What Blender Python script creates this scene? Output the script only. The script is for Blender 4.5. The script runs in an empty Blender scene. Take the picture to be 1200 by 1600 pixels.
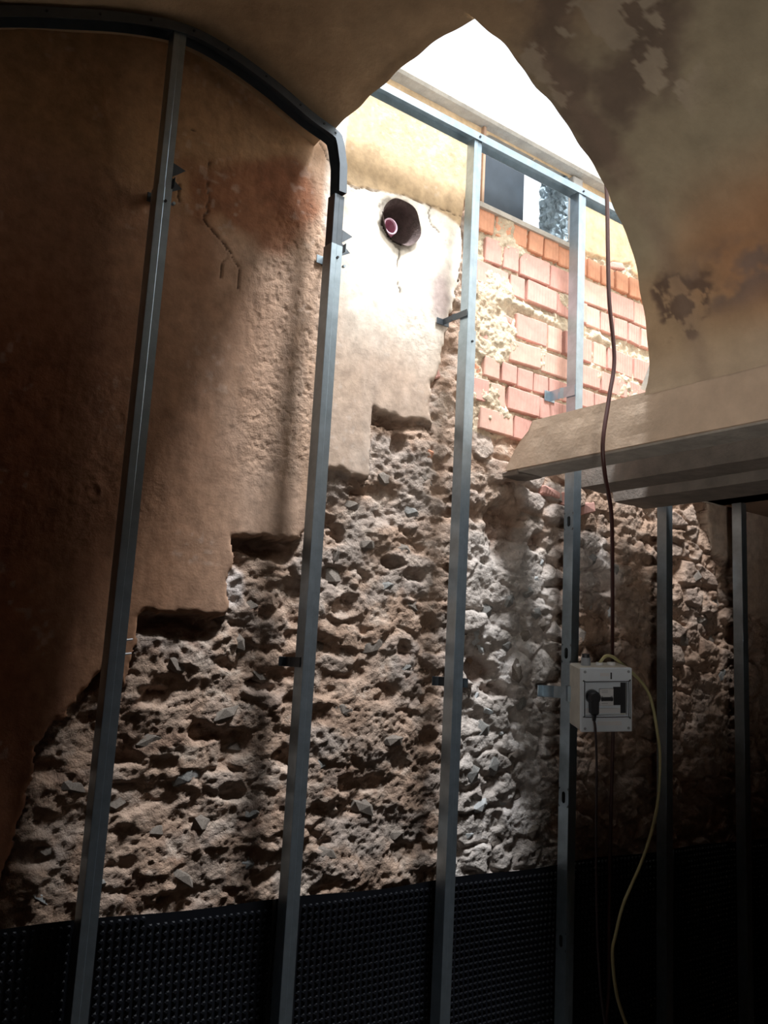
import bpy, bmesh, math, random
import numpy as np
from mathutils import Vector, Matrix, Euler
random.seed(7)
S = bpy.context.scene
C = S.collection

# ------------------------------------------------------------------ camera
cam = bpy.data.objects.new('camera', bpy.data.cameras.new('camera'))
C.objects.link(cam); S.camera = cam
cam.data.sensor_fit = 'VERTICAL'; cam.data.sensor_height = 36.0
cam.data.lens = 1400 / 1600 * 36.0
cam.data.clip_start = 0.02
cam.matrix_world = Matrix(((0.79926708, -0.14425269, -0.58340663, 0),
                           (-0.5985943, -0.10474844, -0.79417418, 0),
                           (0.05345083, 0.98398116, -0.17007082, 1.55),
                           (0, 0, 0, 1)))
# ------------------------------------------------------------------ sky, lamps, exposure
S.view_settings.view_transform = 'Standard'; S.view_settings.look = 'None'
S.view_settings.exposure = 0.0; S.view_settings.gamma = 1.0
S.view_settings.use_curve_mapping = False
w = bpy.data.worlds.new('sky'); S.world = w; w.use_nodes = True
w.node_tree.nodes['Background'].inputs[0].default_value = (0.90, 0.95, 1.0, 1)
w.node_tree.nodes['Background'].inputs[1].default_value = 1.7


def lamp(name, loc, target, sx, sy, watts, col):
    l = bpy.data.lights.new(name, 'AREA'); l.shape = 'RECTANGLE'; l.size = sx; l.size_y = sy
    l.energy = watts; l.color = col
    o = bpy.data.objects.new(name, l); C.objects.link(o); o.location = loc
    o.rotation_euler = (Vector(target) - Vector(loc)).to_track_quat('-Z', 'Y').to_euler()
    return o


lamp('daylight_above_shaft', (2.10, 1.25, 6.0), (2.0, 2.40, 2.0), 0.70, 0.60, 400, (0.95, 0.975, 1.0))
lamp('cool_fill_light', (0.3, -2.7, 1.7), (1.6, 2.4, 1.4), 1.2, 1.9, 0.7, (0.72, 0.86, 1.0))  # unseen cool fill added behind the camera; no doorway is modelled
lamp('vault_fill_light', (-0.6, -1.6, 0.9), (2.45, 1.6, 2.75), 0.6, 0.5, 4.2, (1.0, 0.93, 0.85)).data.spread = math.radians(42)  # invented fill, added to brighten the vault and lintel


# ------------------------------------------------------------------ noise in numpy
def _h(ix, iy, s):
    a = (ix.astype(np.int64) * 374761393 + iy.astype(np.int64) * 668265263 + s * 1274126177) & 0xffffffff
    a = ((a ^ (a >> 13)) * 1103515245) & 0xffffffff
    a = ((a ^ (a >> 15)) * 2246822519) & 0xffffffff
    a = a ^ (a >> 16)
    return (a & 0xffffff) / float(0x1000000)


def vn(x, y, s=0):
    ix = np.floor(x); iy = np.floor(y); fx = x - ix; fy = y - iy
    fx = fx * fx * fx * (fx * (fx * 6 - 15) + 10); fy = fy * fy * fy * (fy * (fy * 6 - 15) + 10)
    a = _h(ix, iy, s); b = _h(ix + 1, iy, s); c = _h(ix, iy + 1, s); d = _h(ix + 1, iy + 1, s)
    return (a + (b - a) * fx + (c - a) * fy + (a - b - c + d) * fx * fy) * 2 - 1


def fbm(x, y, s=0, o=4, g=0.5):
    t = 0; a = 1.0; n = 0
    for k in range(o):
        t = t + a * vn(x * 2 ** k + 17.3 * k, y * 2 ** k - 9.1 * k, s + k); n += a; a *= g
    return t / n


def worley(x, y, s=0):
    ix = np.floor(x); iy = np.floor(y)
    f1 = np.full(x.shape, 9.0); f2 = f1.copy(); cx = np.zeros_like(x); cy = cx.copy(); ci = cx.copy(); cj = cx.copy()
    for i in (-1, 0, 1):
        for j in (-1, 0, 1):
            a = ix + i; b = iy + j
            px = a + 0.15 + 0.7 * _h(a, b, s); py = b + 0.15 + 0.7 * _h(a, b, s + 5)
            d = np.hypot(x - px, y - py); m = d < f1
            f2 = np.where(m, f1, np.minimum(f2, d))
            cx = np.where(m, px, cx); cy = np.where(m, py, cy); ci = np.where(m, a, ci); cj = np.where(m, b, cj)
            f1 = np.where(m, d, f1)
    return f1, f2, x - cx, y - cy, ci, cj


def ss(a, b, t):
    t = np.clip((t - a) / (b - a), 0, 1); return t * t * (3 - 2 * t)


def poly_dist(x, y, pts):
    d = np.full(x.shape, 99.0)
    for (x0, y0), (x1, y1) in zip(pts[:-1], pts[1:]):
        vx, vy = x1 - x0, y1 - y0; L = vx * vx + vy * vy + 1e-12
        t = np.clip(((x - x0) * vx + (y - y0) * vy) / L, 0, 1)
        d = np.minimum(d, np.hypot(x - x0 - t * vx, y - y0 - t * vy))
    return d


def inside(x, y, pts):
    r = np.zeros(x.shape, bool); n = len(pts)
    for i in range(n):
        x0, y0 = pts[i]; x1, y1 = pts[(i + 1) % n]
        if y0 == y1: continue
        m = ((y0 > y) != (y1 > y)) & (x < (x1 - x0) * (y - y0) / (y1 - y0) + x0)
        r ^= m
    return r


# ------------------------------------------------------------------ materials
def mat(name, col, rough=0.7, metal=0.0, attr=False, var=0.15, scale=8.0, bump=0.0, bscale=60.0, spec=0.5, bdist=0.01):
    m = bpy.data.materials.new(name); m.use_nodes = True
    nt = m.node_tree; N = nt.nodes; L = nt.links; b = N['Principled BSDF']
    b.inputs['Roughness'].default_value = rough; b.inputs['Metallic'].default_value = metal
    b.inputs['Specular IOR Level'].default_value = spec
    tc = N.new('ShaderNodeTexCoord')
    n1 = N.new('ShaderNodeTexNoise'); n1.inputs['Scale'].default_value = scale
    n1.inputs['Detail'].default_value = 6; n1.inputs['Roughness'].default_value = 0.6
    L.new(tc.outputs['Object'], n1.inputs['Vector'])
    mr = N.new('ShaderNodeMapRange'); mr.inputs['From Min'].default_value = 0.3; mr.inputs['From Max'].default_value = 0.7
    mr.inputs['To Min'].default_value = 1 - var; mr.inputs['To Max'].default_value = 1 + var
    L.new(n1.outputs['Fac'], mr.inputs['Value'])
    mx = N.new('ShaderNodeVectorMath'); mx.operation = 'SCALE'
    if attr:
        a = N.new('ShaderNodeAttribute'); a.attribute_name = 'Col'; L.new(a.outputs['Color'], mx.inputs[0])
    else:
        mx.inputs[0].default_value = col
    L.new(mr.outputs['Result'], mx.inputs['Scale'])
    L.new(mx.outputs[0], b.inputs['Base Color'])
    if bump:
        n2 = N.new('ShaderNodeTexNoise'); n2.inputs['Scale'].default_value = bscale
        n2.inputs['Detail'].default_value = 8; n2.inputs['Roughness'].default_value = 0.65
        L.new(tc.outputs['Object'], n2.inputs['Vector'])
        bp = N.new('ShaderNodeBump'); bp.inputs['Strength'].default_value = bump; bp.inputs['Distance'].default_value = bdist
        if attr:
            mm = N.new('ShaderNodeMath'); mm.operation = 'MULTIPLY'; mm.inputs[1].default_value = bump
            L.new(a.outputs['Alpha'], mm.inputs[0]); L.new(mm.outputs[0], bp.inputs['Strength'])
        L.new(n2.outputs['Fac'], bp.inputs['Height']); L.new(bp.outputs[0], b.inputs['Normal'])
    return m


M_wall = mat('old_wall', None, 0.9, attr=True, var=0.22, scale=26, bump=1.0, bscale=70, spec=0.2, bdist=0.014)
M_vault = mat('vault_plaster', None, 0.92, attr=True, var=0.14, scale=9, bump=0.45, bscale=30, spec=0.15, bdist=0.008)
M_stone = mat('rubble_stone', (0.40, 0.34, 0.29), 0.9, var=0.35, scale=12, bump=0.9, bscale=30, spec=0.2)
M_gstone = mat('grey_stone', (0.38, 0.37, 0.35), 0.85, var=0.35, scale=10, bump=0.8, bscale=25, spec=0.25)
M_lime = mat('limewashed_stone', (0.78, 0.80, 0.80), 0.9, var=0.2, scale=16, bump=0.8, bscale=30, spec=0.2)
M_steel = mat('galvanised_steel', (0.36, 0.44, 0.50), 0.36, 0.88, var=0.14, scale=22, bump=0.03, bscale=90)
M_dsteel = mat('dark_and_shaded_steel', (0.10, 0.115, 0.13), 0.5, 0.7, var=0.14, scale=22)
M_black = mat('black_dimpled_plastic', (0.006, 0.007, 0.010), 0.38, var=0.2, scale=5)
M_dconc = mat('dark_concrete', (0.22, 0.19, 0.165), 0.92, var=0.2, scale=14, bump=0.4, bscale=60, spec=0.2)  # darker brown-grey concrete for the two rear lintels and bearing pad
M_conc = mat('cast_concrete', (0.40, 0.37, 0.33), 0.92, var=0.2, scale=14, bump=0.5, bscale=60, spec=0.2)
M_pale = mat('pale_concrete', (0.62, 0.60, 0.56), 0.92, var=0.2, scale=14, bump=0.5, bscale=60, spec=0.2)
M_pipe = mat('burgundy_plastic', (0.32, 0.10, 0.16), 0.4, var=0.1)
M_pipe_rim = mat('cut_plastic_rim', (0.75, 0.50, 0.62), 0.5, var=0.1)
M_hole = mat('dark_core_mortar', (0.10, 0.07, 0.065), 0.95, var=0.3, scale=30, bump=0.6)
M_box = mat('pale_grey_enclosure', (0.74, 0.82, 0.90), 0.45, var=0.06, scale=10)
M_boxside = mat('aged_enclosure', (0.58, 0.56, 0.50), 0.55, var=0.12, scale=20)
M_dark = mat('dark_plastic', (0.012, 0.013, 0.018), 0.45, var=0.1)
M_mid = mat('grey_plastic', (0.30, 0.33, 0.36), 0.5, var=0.1)
M_white = mat('white_plastic', (0.75, 0.77, 0.8), 0.5, var=0.05)
M_brown = mat('brown_cable_sheath', (0.055, 0.02, 0.018), 0.45, var=0.1)
M_dcord = mat('dark_cord_sheath', (0.035, 0.02, 0.022), 0.5, var=0.1)
M_green = mat('yellow_green_cable_sheath', (0.50, 0.46, 0.24), 0.5, var=0.1)
M_ground = mat('dusty_concrete', (0.14, 0.12, 0.10), 0.95, var=0.2)
M_shutter = mat('slate_blue_board', (0.026, 0.035, 0.045), 0.5, var=0.3, scale=6)
M_rockblue = mat('rough_blue_grey_render', (0.20, 0.26, 0.30), 0.9, var=0.5, scale=24, bump=1.0, bscale=40)
M_wood = mat('weathered_frame_wood', (0.27, 0.25, 0.23), 0.8, var=0.2, scale=12)


def brick_mat(name, col):
    m = mat(name, col, 0.9, var=0.16, scale=16, spec=0.2)
    nt = m.node_tree; N = nt.nodes; L = nt.links; b = N['Principled BSDF']
    tc = [n for n in N if n.type == 'TEX_COORD'][0]
    wv = N.new('ShaderNodeTexWave'); wv.bands_direction = 'X'; wv.inputs['Scale'].default_value = 18
    wv.inputs['Distortion'].default_value = 1.0; wv.inputs['Detail'].default_value = 2
    L.new(tc.outputs['Object'], wv.inputs['Vector'])
    bp = N.new('ShaderNodeBump'); bp.inputs['Strength'].default_value = 0.35; bp.inputs['Distance'].default_value = 0.004
    L.new(wv.outputs['Fac'], bp.inputs['Height']); L.new(bp.outputs[0], b.inputs['Normal'])
    return m


M_bricks = [brick_mat('pink_fired_clay', (0.56, 0.31, 0.26)), brick_mat('pale_fired_clay', (0.60, 0.37, 0.30)),
            brick_mat('orange_fired_clay', (0.60, 0.30, 0.19))]


# ------------------------------------------------------------------ mesh helpers
def link(name, me, m=None, parent=None, mod_solid=0.0):
    o = bpy.data.objects.new(name, me); C.objects.link(o)
    if m is not None and not me.materials: me.materials.append(m)
    if parent is not None: o.parent = parent
    if mod_solid:
        md = o.modifiers.new('thickness', 'SOLIDIFY'); md.thickness = mod_solid; md.offset = 0
    return o


def mesh(name, v, f, smooth=False):
    me = bpy.data.meshes.new(name); me.from_pydata([tuple(a) for a in v], [], f); me.update()
    if smooth: me.shade_smooth()
    return me


def grid_mesh(name, P, col=None, keep=None, smooth=True, flip=False):
    """P: (r,c,3) array of points"""
    r, c = P.shape[:2]
    idx = np.arange(r * c).reshape(r, c)
    q = np.stack([idx[:-1, :-1], idx[:-1, 1:], idx[1:, 1:], idx[1:, :-1]], -1).reshape(-1, 4)
    if keep is not None: q = q[keep.reshape(-1)]
    if flip: q = q[:, ::-1]
    me = bpy.data.meshes.new(name)
    me.vertices.add(r * c); me.vertices.foreach_set('co', P.reshape(-1).astype(np.float32))
    n = len(q)
    me.loops.add(n * 4); me.loops.foreach_set('vertex_index', q.reshape(-1).astype(np.int32))
    me.polygons.add(n); me.polygons.foreach_set('loop_start', (np.arange(n) * 4).astype(np.int32))
    if col is not None:
        a = me.color_attributes.new('Col', 'FLOAT_COLOR', 'POINT')
        cc = np.ones((r * c, 4), np.float32); cc[:, :col.shape[-1]] = col.reshape(-1, col.shape[-1])
        a.data.foreach_set('color', cc.reshape(-1))
    me.update(calc_edges=True); me.validate()
    if smooth: me.polygons.foreach_set('use_smooth', np.ones(n, bool))
    return me


def box_bm(bm, lo, hi, bev=0.0, jit=0.0, M=None):
    r = bmesh.ops.create_cube(bm, size=1)
    vs = r['verts']
    for v in vs:
        v.co = Vector([lo[i] + (v.co[i] + 0.5) * (hi[i] - lo[i]) + random.uniform(-jit, jit) for i in range(3)])
    if bev:
        es = list({e for v in vs for e in v.link_edges})
        rr = bmesh.ops.bevel(bm, geom=es, offset=bev, segments=1, affect='EDGES')
        vs = list({v for v in rr['verts']} | {v for v in vs if v.is_valid})
    if M is not None:
        bmesh.ops.transform(bm, matrix=M, verts=vs)


def from_bm(name, bm, m=None, parent=None, smooth=False, solid=0.0):
    me = bpy.data.meshes.new(name); bm.to_mesh(me); bm.free()
    if smooth: me.shade_smooth()
    return link(name, me, m, parent, solid)


def box(name, lo, hi, m, parent=None, bev=0.0, jit=0.0):
    bm = bmesh.new(); box_bm(bm, lo, hi, bev, jit); return from_bm(name, bm, m, parent)


def cyl_bm(bm, c, axis, r, h, n=14, r2=None):
    R = Vector(axis).to_track_quat('Z', 'Y').to_matrix().to_4x4()
    bmesh.ops.create_cone(bm, cap_ends=True, segments=n, radius1=r, radius2=r if r2 is None else r2, depth=h,
                          matrix=Matrix.Translation(Vector(c)) @ R)


def cyl(name, c, axis, r, h, m, parent=None, n=14, r2=None):
    bm = bmesh.new(); cyl_bm(bm, c, axis, r, h, n, r2); o = from_bm(name, bm, m, parent); return o


def tube(name, pts, r, m, parent=None, n=8, sub=10):
    pts = [Vector(p) for p in pts]; P = [pts[0] * 2 - pts[1]] + pts + [pts[-1] * 2 - pts[-2]]
    path = []
    for i in range(1, len(P) - 2):
        for k in range(sub):
            t = k / sub
            path.append(0.5 * ((2 * P[i]) + (P[i + 1] - P[i - 1]) * t + (2 * P[i - 1] - 5 * P[i] + 4 * P[i + 1] - P[i + 2]) * t * t
                               + (-P[i - 1] + 3 * P[i] - 3 * P[i + 1] + P[i + 2]) * t ** 3))
    path.append(pts[-1])
    v = []; f = []; side = Vector((0.6, 0.8, 0.1))
    for i, p in enumerate(path):
        d = (path[min(i + 1, len(path) - 1)] - path[max(i - 1, 0)]).normalized()
        a = (side - d * side.dot(d)).normalized(); b = d.cross(a); side = a
        for k in range(n):
            an = 2 * math.pi * k / n; v.append(p + a * math.cos(an) * r + b * math.sin(an) * r)
        if i:
            for k in range(n):
                f.append(((i - 1) * n + k, (i - 1) * n + (k + 1) % n, i * n + (k + 1) % n, i * n + k))
    f.append(tuple(range(n))[::-1]); f.append(tuple(len(v) - n + k for k in range(n)))
    return link(name, mesh(name, v, f, True), m, parent)


def tag(o, label=None, cat=None, group=None, kind=None):
    if label: o['label'] = label
    if cat: o['category'] = cat
    if group: o['group'] = group
    if kind: o['kind'] = kind
    return o


def empty(name, loc, label, cat, group=None):
    o = bpy.data.objects.new(name, None); C.objects.link(o); o.location = loc
    o.empty_display_size = 0.1
    return tag(o, label, cat, group)


def struct(o): o['kind'] = 'structure'; return o


# ================================================================== SETTING
# ---- the far wall: old plaster over rubble, with a patch of exposed brick
YW = 2.52
WX0, WX1, WZ0, WZ1 = 2.252, 2.765, 3.415, 3.738          # opening beside the top of the shaft
HX, HZ, HR = 1.853, 3.190, 0.078                          # cored hole
PLASTER = [(-2, 4.2), (-2, 0.5), (0.60, 0.5), (0.715, 1.027), (0.73, 1.171), (0.75, 1.285), (0.839, 1.404), (0.903, 1.50), (0.97, 1.45),
           (1.00, 1.57), (1.002, 1.668), (1.135, 1.673), (1.273, 1.675), (1.277, 1.803), (1.274, 1.925), (1.397, 1.944), (1.518, 1.948),
           (1.578, 2.137), (1.612, 2.199), (1.773, 2.204), (1.794, 2.312), (1.784, 2.451), (1.885, 2.449), (2.06, 2.452),
           (2.04, 2.605), (2.085, 2.694), (2.107, 2.88), (2.152, 2.972), (2.166, 3.354), (2.177, 3.44), (2.26, 3.44), (2.26, 4.2)]
PLASTER2 = [(2.83, 4.2), (2.83, 3.42), (3.06, 3.42), (3.20, 3.47), (3.3, 3.40), (3.6, 3.3), (3.78, 2.9), (3.80, 2.407), (3.83, 2.19), (4.011, 2.148),
            (4.089, 1.901), (4.321, 1.903), (4.6, 1.7), (5.3, 1.6), (5.3, 4.2)]
PLASTER3 = [(2.2, 4.2), (2.2, 3.735), (2.9, 3.735), (2.9, 4.2)]
CR = [[(1.587, 3.253), (1.656, 3.26), (1.771, 3.287), (1.861, 3.308), (1.954, 3.309), (2.083, 3.324), (2.167, 3.327)],
      [(1.483, 3.361), (1.513, 3.323), (1.542, 3.293)],
      [(1.07, 3.131), (1.08, 3.023), (1.079, 2.922), (1.152, 2.871), (1.167, 2.831), (1.151, 2.749)],
      [(1.006, 3.216), (1.041, 3.198)], [(1.17, 2.86), (1.214, 2.80), (1.215, 2.736)],
      [(1.99, 3.31), (2.0, 3.25), (2.08, 3.19)], [(0.975, 3.02), (0.99, 2.96)],
      [(1.86, 3.09), (1.85, 3.0), (1.865, 2.92)]]


def wall_field(x, z):
    """protrusion toward the room (m) and base colour"""
    wx = x + 0.024 * fbm(x * 14, z * 14, 3, 5, 0.6); wz = z + 0.024 * fbm(x * 14, z * 14, 9, 5, 0.6)
    pl = inside(wx, wz, PLASTER) | inside(wx, wz, PLASTER2) | inside(wx, wz, PLASTER3)
    de = np.minimum(poly_dist(wx, wz, PLASTER), poly_dist(wx, wz, PLASTER2))
    br = (x > 2.215 + 0.03 * vn(z * 9, z * 0, 4)) & (x < 3.75) & (z > 2.47 + 0.05 * vn(x * 8, x * 0, 5)) & ~pl
    # rubble
    u = x + 0.05 * fbm(x * 6, z * 6, 21, 3); v = z + 0.04 * fbm(x * 6, z * 6, 31, 3)
    f1, f2, dx, dy, ci, cj = worley(u / 0.15, v / 0.095, 41)
    hr = _h(ci, cj, 77); g1 = _h(ci, cj, 78) - 0.5; g2 = _h(ci, cj, 79) - 0.62
    body = ss(0.0, 0.28, f2 - f1)
    bare = ss(0.35, 0.7, _h(ci, cj, 80))
    st = body * (0.018 + 0.030 * (hr - 0.4)) + body * (dx * g1 * 0.03 + dy * g2 * 0.036)
    lump = 0.016 * fbm(x * 3.2, z * 4.6, 52, 2) + 0.013 * fbm(x * 7, z * 10, 51, 3) + 0.0042 * (1 - 2 * np.abs(fbm(x * 17, z * 22, 61, 4, 0.6))) + 0.0042 * fbm(x * 28, z * 34, 72, 3, 0.6) + 0.0045 * (1 - 2 * np.abs(fbm(x * 48, z * 55, 71, 3, 0.6)))
    low = ss(1.5, 0.95, z) * 0.5
    right = ss(2.15, 2.3, x)
    k = np.clip(0.42 + 0.4 * fbm(x * 3, z * 3, 81, 2) + 0.35 * right, 0, 1)
    rub = -0.026 + lump * (1.15 - 0.35 * k) + st * (0.10 + 0.72 * k * k)
    pit = ss(0.52, 0.75, fbm(x * 9 + 3, z * 13, 91, 3) * 0.5 + 0.5)
    rub = rub - 0.018 * pit
    # hollow under the broken edge of the plaster
    up = inside(wx, wz + 0.045, PLASTER) | inside(wx, wz + 0.045, PLASTER2)
    und = ss(0.055, 0.012, de) * up
    rub = rub - 0.034 * und * (0.5 + 0.5 * ss(-0.3, 0.3, vn(x * 12, z * 3, 93)))
    # larger hollows seen in the photograph
    for (hx, hz, rx, rz, dp) in [(2.36, 1.56, 0.075, 0.06, 0.05), (2.45, 1.49, 0.08, 0.03, 0.04), (1.13, 1.63, 0.15, 0.035, 0.045), (1.41, 1.90, 0.10, 0.04, 0.045),
                                 (1.85, 2.42, 0.06, 0.018, 0.04), (1.92, 2.35, 0.04, 0.04, 0.035), (1.64, 2.02, 0.035, 0.03, 0.03), (1.69, 1.99, 0.03, 0.035, 0.03),
                                 (1.93, 1.92, 0.05, 0.02, 0.03), (1.72, 1.75, 0.05, 0.03, 0.03), (2.03, 1.88, 0.05, 0.03, 0.03), (1.75, 2.15, 0.05, 0.015, 0.03),
                                 (1.42, 1.47, 0.06, 0.025, 0.03), (1.35, 1.15, 0.05, 0.03, 0.03), (1.0, 1.25, 0.06, 0.03, 0.03), (1.25, 1.33, 0.06, 0.03, 0.03),
                                 (2.46, 2.10, 0.10, 0.14, 0.04), (3.06, 1.96, 0.06, 0.06, 0.06), (2.66, 2.08, 0.05, 0.05, 0.04), (4.0, 2.10, 0.08, 0.04, 0.04),
                                 (1.08, 1.42, 0.05, 0.03, 0.03), (1.52, 1.25, 0.05, 0.02, 0.025), (4.25, 1.72, 0.07, 0.05, 0.04)]:
        d = np.hypot((wx - hx) / rx, (wz - hz) / rz); rub = rub - dp * ss(1.15, 0.6, d)
    # plaster
    pt = 0.004 * fbm(x * 3, z * 3, 101, 3) + 0.0014 * fbm(x * 30, z * 14, 111, 3)
    rough = ss(1.17, 1.36, x + 0.05 * vn(z * 4, z * 0, 6)) * ss(1.62, 1.50, x) * ss(3.25, 3.0, z) * ss(2.0, 2.3, z)
    rough = np.maximum(rough, 0.45 * ss(-0.1, 0.5, fbm(x * 2.5, z * 2.5, 121, 3)))
    rr = np.abs(fbm(x * 34, z * 17, 131, 4, 0.6)); pt = pt + rough * (-0.0045 * ss(0.12, 0.0, rr) + 0.0030 * fbm(x * 40, z * 26, 141, 3))
    pt = pt - 0.006 * ss(0.014, 0.0, de)
    jx = x + 0.012 * fbm(x * 25, z * 25, 151, 3); jz = z + 0.012 * fbm(x * 25, z * 25, 161, 3)
    cd = np.full(x.shape, 9.0)
    for c in CR: cd = np.minimum(cd, poly_dist(jx, jz, c))
    crack = ss(0.0042, 0.0008, cd) * ss(-0.9, -0.3, vn(x * 30, z * 30, 165))
    pt = pt - 0.006 * crack
    # the fossil-like dent
    dd = np.hypot((x - 0.824) / 0.02, (z - 1.998) / 0.028); pt = pt + 0.002 * ss(1.2, 0.9, dd) - 0.004 * ss(0.75, 0.4, dd)
    rim = np.hypot(x - HX, z - HZ); hc = ss(HR + 0.03, HR + 0.004, rim + 0.014 * fbm(x * 40, z * 40, 171, 3)); pt = pt - 0.012 * hc + 0.006 * hc * fbm(x * 60, z * 60, 181, 3)
    # mortar between and over the bricks
    sm = fbm(x * 5 + 2, z * 7, 191, 3) + 0.55 * ss(2.55, 2.25, x) * ss(3.2, 3.0, z) * 1.0 + 0.35 * ss(3.03, 3.12, x) * ss(2.95, 2.85, z)
    mo = -0.014 + 0.012 * fbm(x * 28, z * 28, 201, 4, 0.65) + 0.006 * fbm(x * 80, z * 80, 205, 2) + 0.022 * ss(0.2, 0.75, sm) + 0.020 * ss(0.035, 0.0, np.abs(z - 3.05 + 0.02 * (x - 2.6))) * ss(-0.5, 0.2, vn(x * 9, z * 0, 211))
    h = np.where(pl, pt, np.where(br, mo, rub))
    # ---- colours
    def c(*a): return np.array(a)
    base = c(0.51, 0.395, 0.315)
    col = np.ones(x.shape + (3,)) * base
    def mix(m, cc): nonlocal col; m = np.clip(m, 0, 1)[..., None]; col = col * (1 - m) + cc * m
    n1 = fbm(x * 1.6, z * 1.6, 221, 3); n2 = fbm(x * 6, z * 6, 231, 4)
    mix(ss(-0.2, 0.6, n2) * 0.45, c(0.46, 0.34, 0.25))
    mix(ss(0.0, 0.6, fbm(x * 9, z * 4, 241, 3)) * 0.35, c(0.60, 0.52, 0.46))
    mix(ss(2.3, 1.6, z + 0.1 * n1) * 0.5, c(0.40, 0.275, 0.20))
    mix(ss(1.45, 0.95, x + 0.12 * n1 + 0.03 * n2) * 0.85, c(0.40, 0.23, 0.14))                                  # warmer to the left
    mix(ss(0.98, 0.6, x + 0.1 * n1) * ss(2.95, 2.2, z + 0.1 * n2) * 0.85, c(0.25, 0.095, 0.05))                    # red-brown wash
    mix(ss(2.85, 3.05, z + 0.06 * n1) * ss(1.56, 1.35, x + 0.05 * n2) * 0.85, c(0.42, 0.27, 0.15))
    mix(ss(0.09, 0.02, np.hypot((x - 1.27) * 0.7, (z - 3.06)) - 0.10 + 0.07 * n2) * 0.85, c(0.25, 0.11, 0.06))    # two patches: rust stain plus painted shade of the vault edge
    mix(ss(0.08, 0.0, np.hypot((x - 1.36) * 1.0, (z - 3.15)) - 0.08 + 0.05 * n2) * 0.85, c(0.22, 0.10, 0.055))
    mix(ss(0.05, 0.0, np.abs(x - 1.07 - 0.03 * n2) - 0.02) * ss(2.6, 2.8, z) * ss(3.15, 3.0, z) * 0.4, c(0.26, 0.12, 0.06))
    bord = np.interp(x, [1.58, 1.66, 1.77, 1.86, 1.95, 2.08, 2.2, 2.8, 3.3], [3.253, 3.26, 3.287, 3.308, 3.309, 3.30, 3.27, 3.3, 3.3]) + 0.006 * n2
    mix(ss(-0.004, 0.006, z - bord) * ss(1.585, 1.60, x), c(0.50, 0.37, 0.235))                                    # ochre band
    mix(ss(0.006, -0.006, z - bord) * ss(1.5, 1.7, x) * ss(2.55, 2.95, z + 0.1 * n2) * 0.9, c(0.80, 0.76, 0.68))   # pale patch around the pipe
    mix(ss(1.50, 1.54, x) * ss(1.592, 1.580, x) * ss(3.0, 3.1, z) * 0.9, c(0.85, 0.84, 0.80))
    mix(ss(0.09, 0.03, np.hypot((x - 2.07) * 1.0, (z - 2.98) * 0.5) + 0.03 * n2) * 0.75, c(0.30, 0.22, 0.22))     # dark smudge by the bracket
    mix(crack * 0.9, c(0.10, 0.07, 0.05)); mix(hc * 0.6, c(0.50, 0.45, 0.40))  # dirt colour in the cracks also stands in for shade in the grooves
    mix(ss(0.45, 0.8, vn(x * 60, z * 60, 251)) * ss(0.2, 0.5, vn(x * 7, z * 7, 252)) * 0.18, c(0.75, 0.70, 0.66))
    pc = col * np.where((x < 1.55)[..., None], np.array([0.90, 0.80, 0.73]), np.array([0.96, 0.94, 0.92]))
    col = np.ones(x.shape + (3,)) * c(0.47, 0.35, 0.27)
    mix(ss(-0.3, 0.5, fbm(x * 8, z * 8, 261, 4)) * 0.6, c(0.55, 0.44, 0.36))
    mix(ss(0.05, 0.4, fbm(x * 5, z * 7, 271, 4)) * 0.6, c(0.43, 0.41, 0.39))
    mix(ss(0.1, 0.45, fbm(x * 7, z * 10, 275, 5, 0.65)) * 0.6, c(0.28, 0.18, 0.13))
    mix(ss(0.15, 0.45, fbm(x * 11, z * 15, 277, 5, 0.65)) * 0.6, c(0.68, 0.60, 0.52))
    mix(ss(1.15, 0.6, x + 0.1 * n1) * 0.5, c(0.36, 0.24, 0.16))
    mix(body * k * bare * 0.75 * (1 - pit), np.stack([0.36 + 0.16 * hr, 0.34 + 0.15 * hr, 0.31 + 0.16 * hr], -1))
    mix(right * ss(2.25, 1.95, z + 0.1 * n2) * ss(2.82, 2.72, x) * 0.8, c(0.62, 0.61, 0.59))
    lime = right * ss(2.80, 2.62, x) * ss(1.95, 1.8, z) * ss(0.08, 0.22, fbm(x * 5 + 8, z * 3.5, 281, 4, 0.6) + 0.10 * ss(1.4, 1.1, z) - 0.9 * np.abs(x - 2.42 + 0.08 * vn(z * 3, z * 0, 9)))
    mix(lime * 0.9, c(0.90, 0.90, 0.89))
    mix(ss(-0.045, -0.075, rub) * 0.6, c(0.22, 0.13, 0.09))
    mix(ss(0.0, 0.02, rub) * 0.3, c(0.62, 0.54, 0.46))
    mix(ss(2.80, 2.95, x) * 0.5, c(0.36, 0.25, 0.18))
    mix(ss(0.05, 0.02, np.hypot(x - 1.30, (z - 1.77) * 0.6)) * 0.8, c(0.66, 0.64, 0.64))
    mix(ss(0.17, 0.08, np.hypot(x - 3.0, (z - 2.02) * 0.8) + 0.05 * n2) * 0.8, c(0.78, 0.76, 0.74))
    rc = col * np.array([0.98, 0.91, 0.87])
    col = np.ones(x.shape + (3,)) * c(0.66, 0.56, 0.42)
    mix(ss(-0.1, 0.5, fbm(x * 14, z * 14, 291, 4)) * 0.6, c(0.52, 0.38, 0.26))
    mix(ss(-0.018, -0.03, mo) * 0.8, c(0.28, 0.16, 0.11))
    bc = col
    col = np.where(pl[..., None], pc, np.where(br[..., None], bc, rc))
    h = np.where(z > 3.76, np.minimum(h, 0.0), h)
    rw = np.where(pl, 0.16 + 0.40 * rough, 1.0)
    return h, np.concatenate([col, rw[..., None]], -1)


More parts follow.
